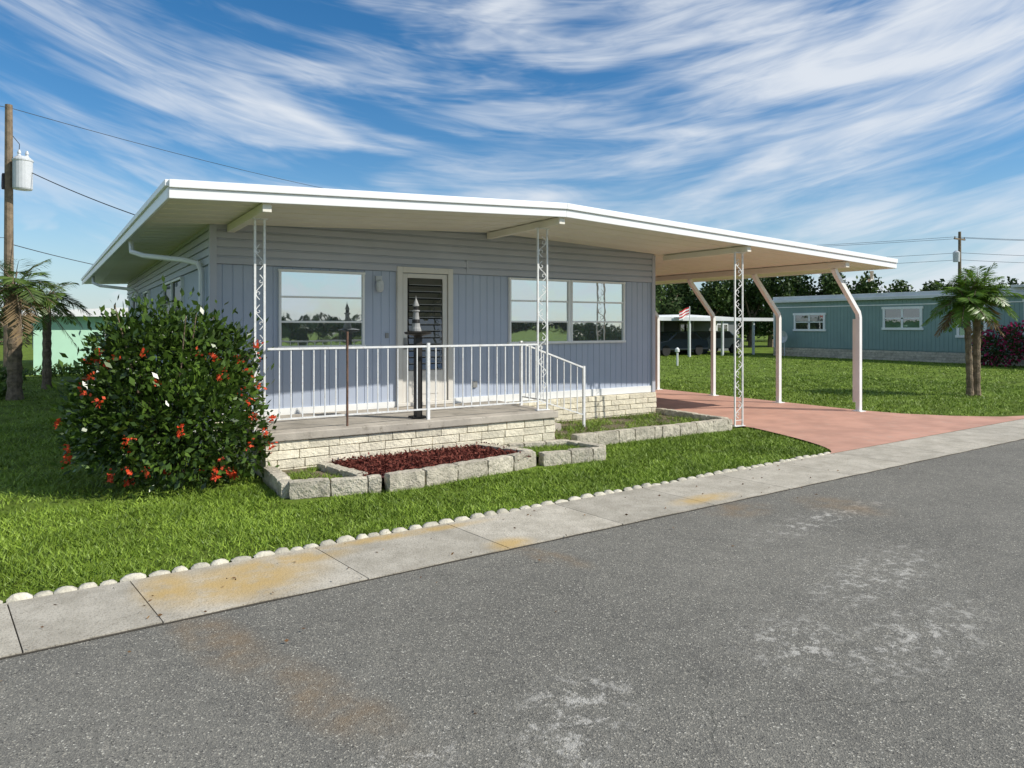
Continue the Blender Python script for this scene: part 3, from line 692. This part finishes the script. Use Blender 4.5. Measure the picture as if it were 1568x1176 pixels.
treeline('distant_tree_line',sp,50000,.55,M_tree)
tp=[]
for u,vt in ((985,432),(1020,428),(1050,436),(1085,445),(1120,440),(1150,432),(1180,440),(1215,430),(1245,424),(1275,436),(1320,446),(1370,440),(1420,447),(1480,452)):
    a=(u-784)/1077; Dp=random.uniform(56,64); tp.append(((.536+.844*a)*Dp,(.844-.536*a)*Dp,1.82+(498-vt)*Dp/1077+1.2,random.uniform(1.9,3.0)))
treeline('background_trees',tp,50000,.34,M_tree)
treeline('opposite_tree_line',[(-34+i*3.2+random.uniform(-1,1),-40+random.uniform(-3,3),random.uniform(1.6,3.4),3.4) for i in range(36)],24000,.6,M_tree)

# ---------------------------------------------------------------- utility poles and wires
def pole(name,x,y,h,arm,tr=True,ta=(1,0)):
    e=group(name,(x,y,0)); b=B(); b.tube([(x,y,0),(x,y,h)],[.16,.11],10); b.obj('pole',M_pole,e)
    if arm:
        b=B(); b.box(x-.9,x+.9,y-.05,y+.05,h-.7,h-.58)
        for k in (-.8,0,.8): b.lathe((x+k,y,h-.58),[(.03,0),(.05,.05),(.03,.15)],8)
        b.obj('crossarm',M_pole,e)
    if tr:
        z=h-2.9; cx,cy=x+.48*ta[0],y+.48*ta[1]; b=B(); b.lathe((cx,cy,z),[(.27,0),(.29,.04),(.29,.95),(.31,.97),(.31,1.02),(.2,1.12),(.03,1.16)],20)
        b.lathe((cx-.1,cy,z+1.1),[(.05,0),(.07,.05),(.04,.1),(.06,.15),(.03,.25)],8); b.lathe((cx+.12,cy,z+1.08),[(.05,0),(.07,.05),(.04,.1),(.06,.15),(.03,.25)],8)
        b.box(min(x,cx),max(x,cx),y-.05,y+.05,z+.25,z+.32); b.box(min(x,cx),max(x,cx),y-.05,y+.05,z+.75,z+.82)
        b.obj('transformer',M_zinc,e)
        b=B(); b.tube([(x,y,h-.9),(x+.3,y,h-1.3),(cx-.1,cy,z+1.35)],.012,5); b.lathe((x-.15,y,h-2.9),[(.05,0),(.06,.1),(.05,.5),(.03,.55)],8); b.obj('cutout_fuse',M_wire,e)
pole('utility_pole',-1.64,29.5,9.35,False,True,(.84,-.53))
pole('utility_pole.001',64.4,30.2,9.8,True,False)
b=B(); x,y=64.4,30.2; b.lathe((x-.55,y,7.2),[(.25,0),(.27,.8),(.1,.95)],12); b.obj('transformer',M_zinc,bpy.data.objects['utility_pole.001'])
def wire(p,q,sag):
    pts=[]
    for i in range(25):
        t=i/24; pts.append((p[0]+(q[0]-p[0])*t,p[1]+(q[1]-p[1])*t,p[2]+(q[2]-p[2])*t-sag*4*t*(1-t)))
    return pts
b=B()
P0=(-1.6,29.5)
b.tube(wire((*P0,9.25),(40,55,12.5),1.2),.012,4)
b.tube(wire((P0[0]+.4,P0[1],7.2),(5.0,20,3.75),.25),.018,4)
b.tube(wire((*P0,4.6),(8,38,4.0),.35),.016,4)
b.tube(wire((*P0,4.8),(-14,22,5.2),.3),.012,4)
b.tube(wire((*P0,9.25),(-30,12,9.4),.8),.012,4)
for k,z in ((-.8,9.3),(.8,9.3),(0,8.0),(0,7.4)):
    b.tube(wire((64.4+k,30.2,z),(20,75,z+.2),.8),.018,4); b.tube(wire((64.4+k,30.2,z),(90,5,z+.2),.8),.018,4)
b.obj('overhead_wires',M_wire)

# ---------------------------------------------------------------- world
tx,ty=.78,.88
el=math.atan(1/math.hypot(tx,ty))
w=bpy.data.worlds.new('World'); scn.world=w; w.use_nodes=True; nt=w.node_tree; nt.nodes.clear()
out=nt.nodes.new('ShaderNodeOutputWorld'); bg=nt.nodes.new('ShaderNodeBackground'); bg.inputs[1].default_value=.145
sky=nt.nodes.new('ShaderNodeTexSky'); sky.sky_type='NISHITA'; sky.sun_disc=False; sky.sun_elevation=el; sky.sun_rotation=math.atan2(tx,-ty)
sky.dust_density=.3; sky.ozone_density=2.0; sky.air_density=1.0
tc=nt.nodes.new('ShaderNodeTexCoord'); s=nt.nodes.new('ShaderNodeSeparateXYZ'); nt.links.new(tc.outputs['Generated'],s.inputs[0])
x,y,z=s.outputs
r=mth(nt,'SUBTRACT',mth(nt,'MULTIPLY',x,.844),mth(nt,'MULTIPLY',y,.536)); f=mth(nt,'ADD',mth(nt,'MULTIPLY',x,.536),mth(nt,'MULTIPLY',y,.844))
ph=mth(nt,'ARCTAN2',r,f); Lh=mth(nt,'SQRT',mth(nt,'ADD',mth(nt,'MULTIPLY',r,r),mth(nt,'MULTIPLY',f,f))); e_=mth(nt,'DIVIDE',z,mth(nt,'MAXIMUM',Lh,.05))
q=mth(nt,'SUBTRACT',ph,.05); es=mth(nt,'SUBTRACT',e_,mth(nt,'MULTIPLY',mth(nt,'MULTIPLY',q,q),.28))
def cvec(a,b_,c=0.):
    n=nt.nodes.new('ShaderNodeCombineXYZ')
    for i,v in enumerate((a,b_,c)):
        if isinstance(v,(int,float)): n.inputs[i].default_value=v
        else: nt.links.new(v,n.inputs[i])
    return n.outputs[0]
v1=cvec(mth(nt,'MULTIPLY',ph,1.9),mth(nt,'MULTIPLY',es,8.5),.37)
n1=noise(nt,v1,1.3,4,.55,.6)
v2=cvec(mth(nt,'MULTIPLY',ph,4.5),mth(nt,'MULTIPLY',es,30),2.3)
n2=noise(nt,v2,1.2,4,.65,.9)
v3=cvec(mth(nt,'MULTIPLY',ph,2.2),mth(nt,'MULTIPLY',e_,3.5),6.3)
n3=noise(nt,v3,1.2,2,.5,.2)
den=mth(nt,'ADD',mth(nt,'ADD',mth(nt,'MULTIPLY',n1,.62),mth(nt,'MULTIPLY',n2,.22)),mth(nt,'MULTIPLY',n3,.36))
cl=mth(nt,'MULTIPLY',ramp(nt,den,.50,.76),.9)
v4=cvec(mth(nt,'MULTIPLY',ph,6),mth(nt,'MULTIPLY',e_,16),9.)
cu=mth(nt,'MULTIPLY',ramp(nt,noise(nt,v4,1.,4,.6,.3),.50,.64),mth(nt,'SUBTRACT',1,ramp(nt,e_,.05,.17)))
cl=mth(nt,'MAXIMUM',cl,mth(nt,'MULTIPLY',cu,.8))
hs=nt.nodes.new('ShaderNodeHueSaturation'); hs.inputs['Saturation'].default_value=1.38; hs.inputs['Value'].default_value=.84; nt.links.new(sky.outputs[0],hs.inputs['Color'])
hz=mth(nt,'MULTIPLY',mth(nt,'SUBTRACT',1,ramp(nt,e_,.0,.22)),.6)
c=mixc(nt,hz,hs.outputs[0],(2.7,3.9,5.2))
c=mixc(nt,cl,c,(5.5,5.8,6.2))
nt.links.new(c,bg.inputs[0]); nt.links.new(bg.outputs[0],out.inputs[0])
try: w.cycles.sampling_method='MANUAL'; w.cycles.sample_map_resolution=512
except Exception: pass
sl=bpy.data.lights.new('sun','SUN'); sl.energy=4.7; sl.angle=math.radians(.53); sl.color=(1,.955,.87)
so=bpy.data.objects.new('sun',sl); scn.collection.objects.link(so); so.location=(20,-20,30)
so.rotation_euler=Vector((-tx,ty,-1)).to_track_quat('-Z','Y').to_euler()
cd=bpy.data.cameras.new('camera'); cd.lens=1077/1568*36; cd.sensor_width=36; cd.shift_y=-90/1568; cd.clip_end=1500; cd.clip_start=.05
co=bpy.data.objects.new('camera',cd); scn.collection.objects.link(co); co.location=(0,0,H)
co.rotation_euler=(math.radians(90),0,math.radians(57.6-90)); scn.camera=co
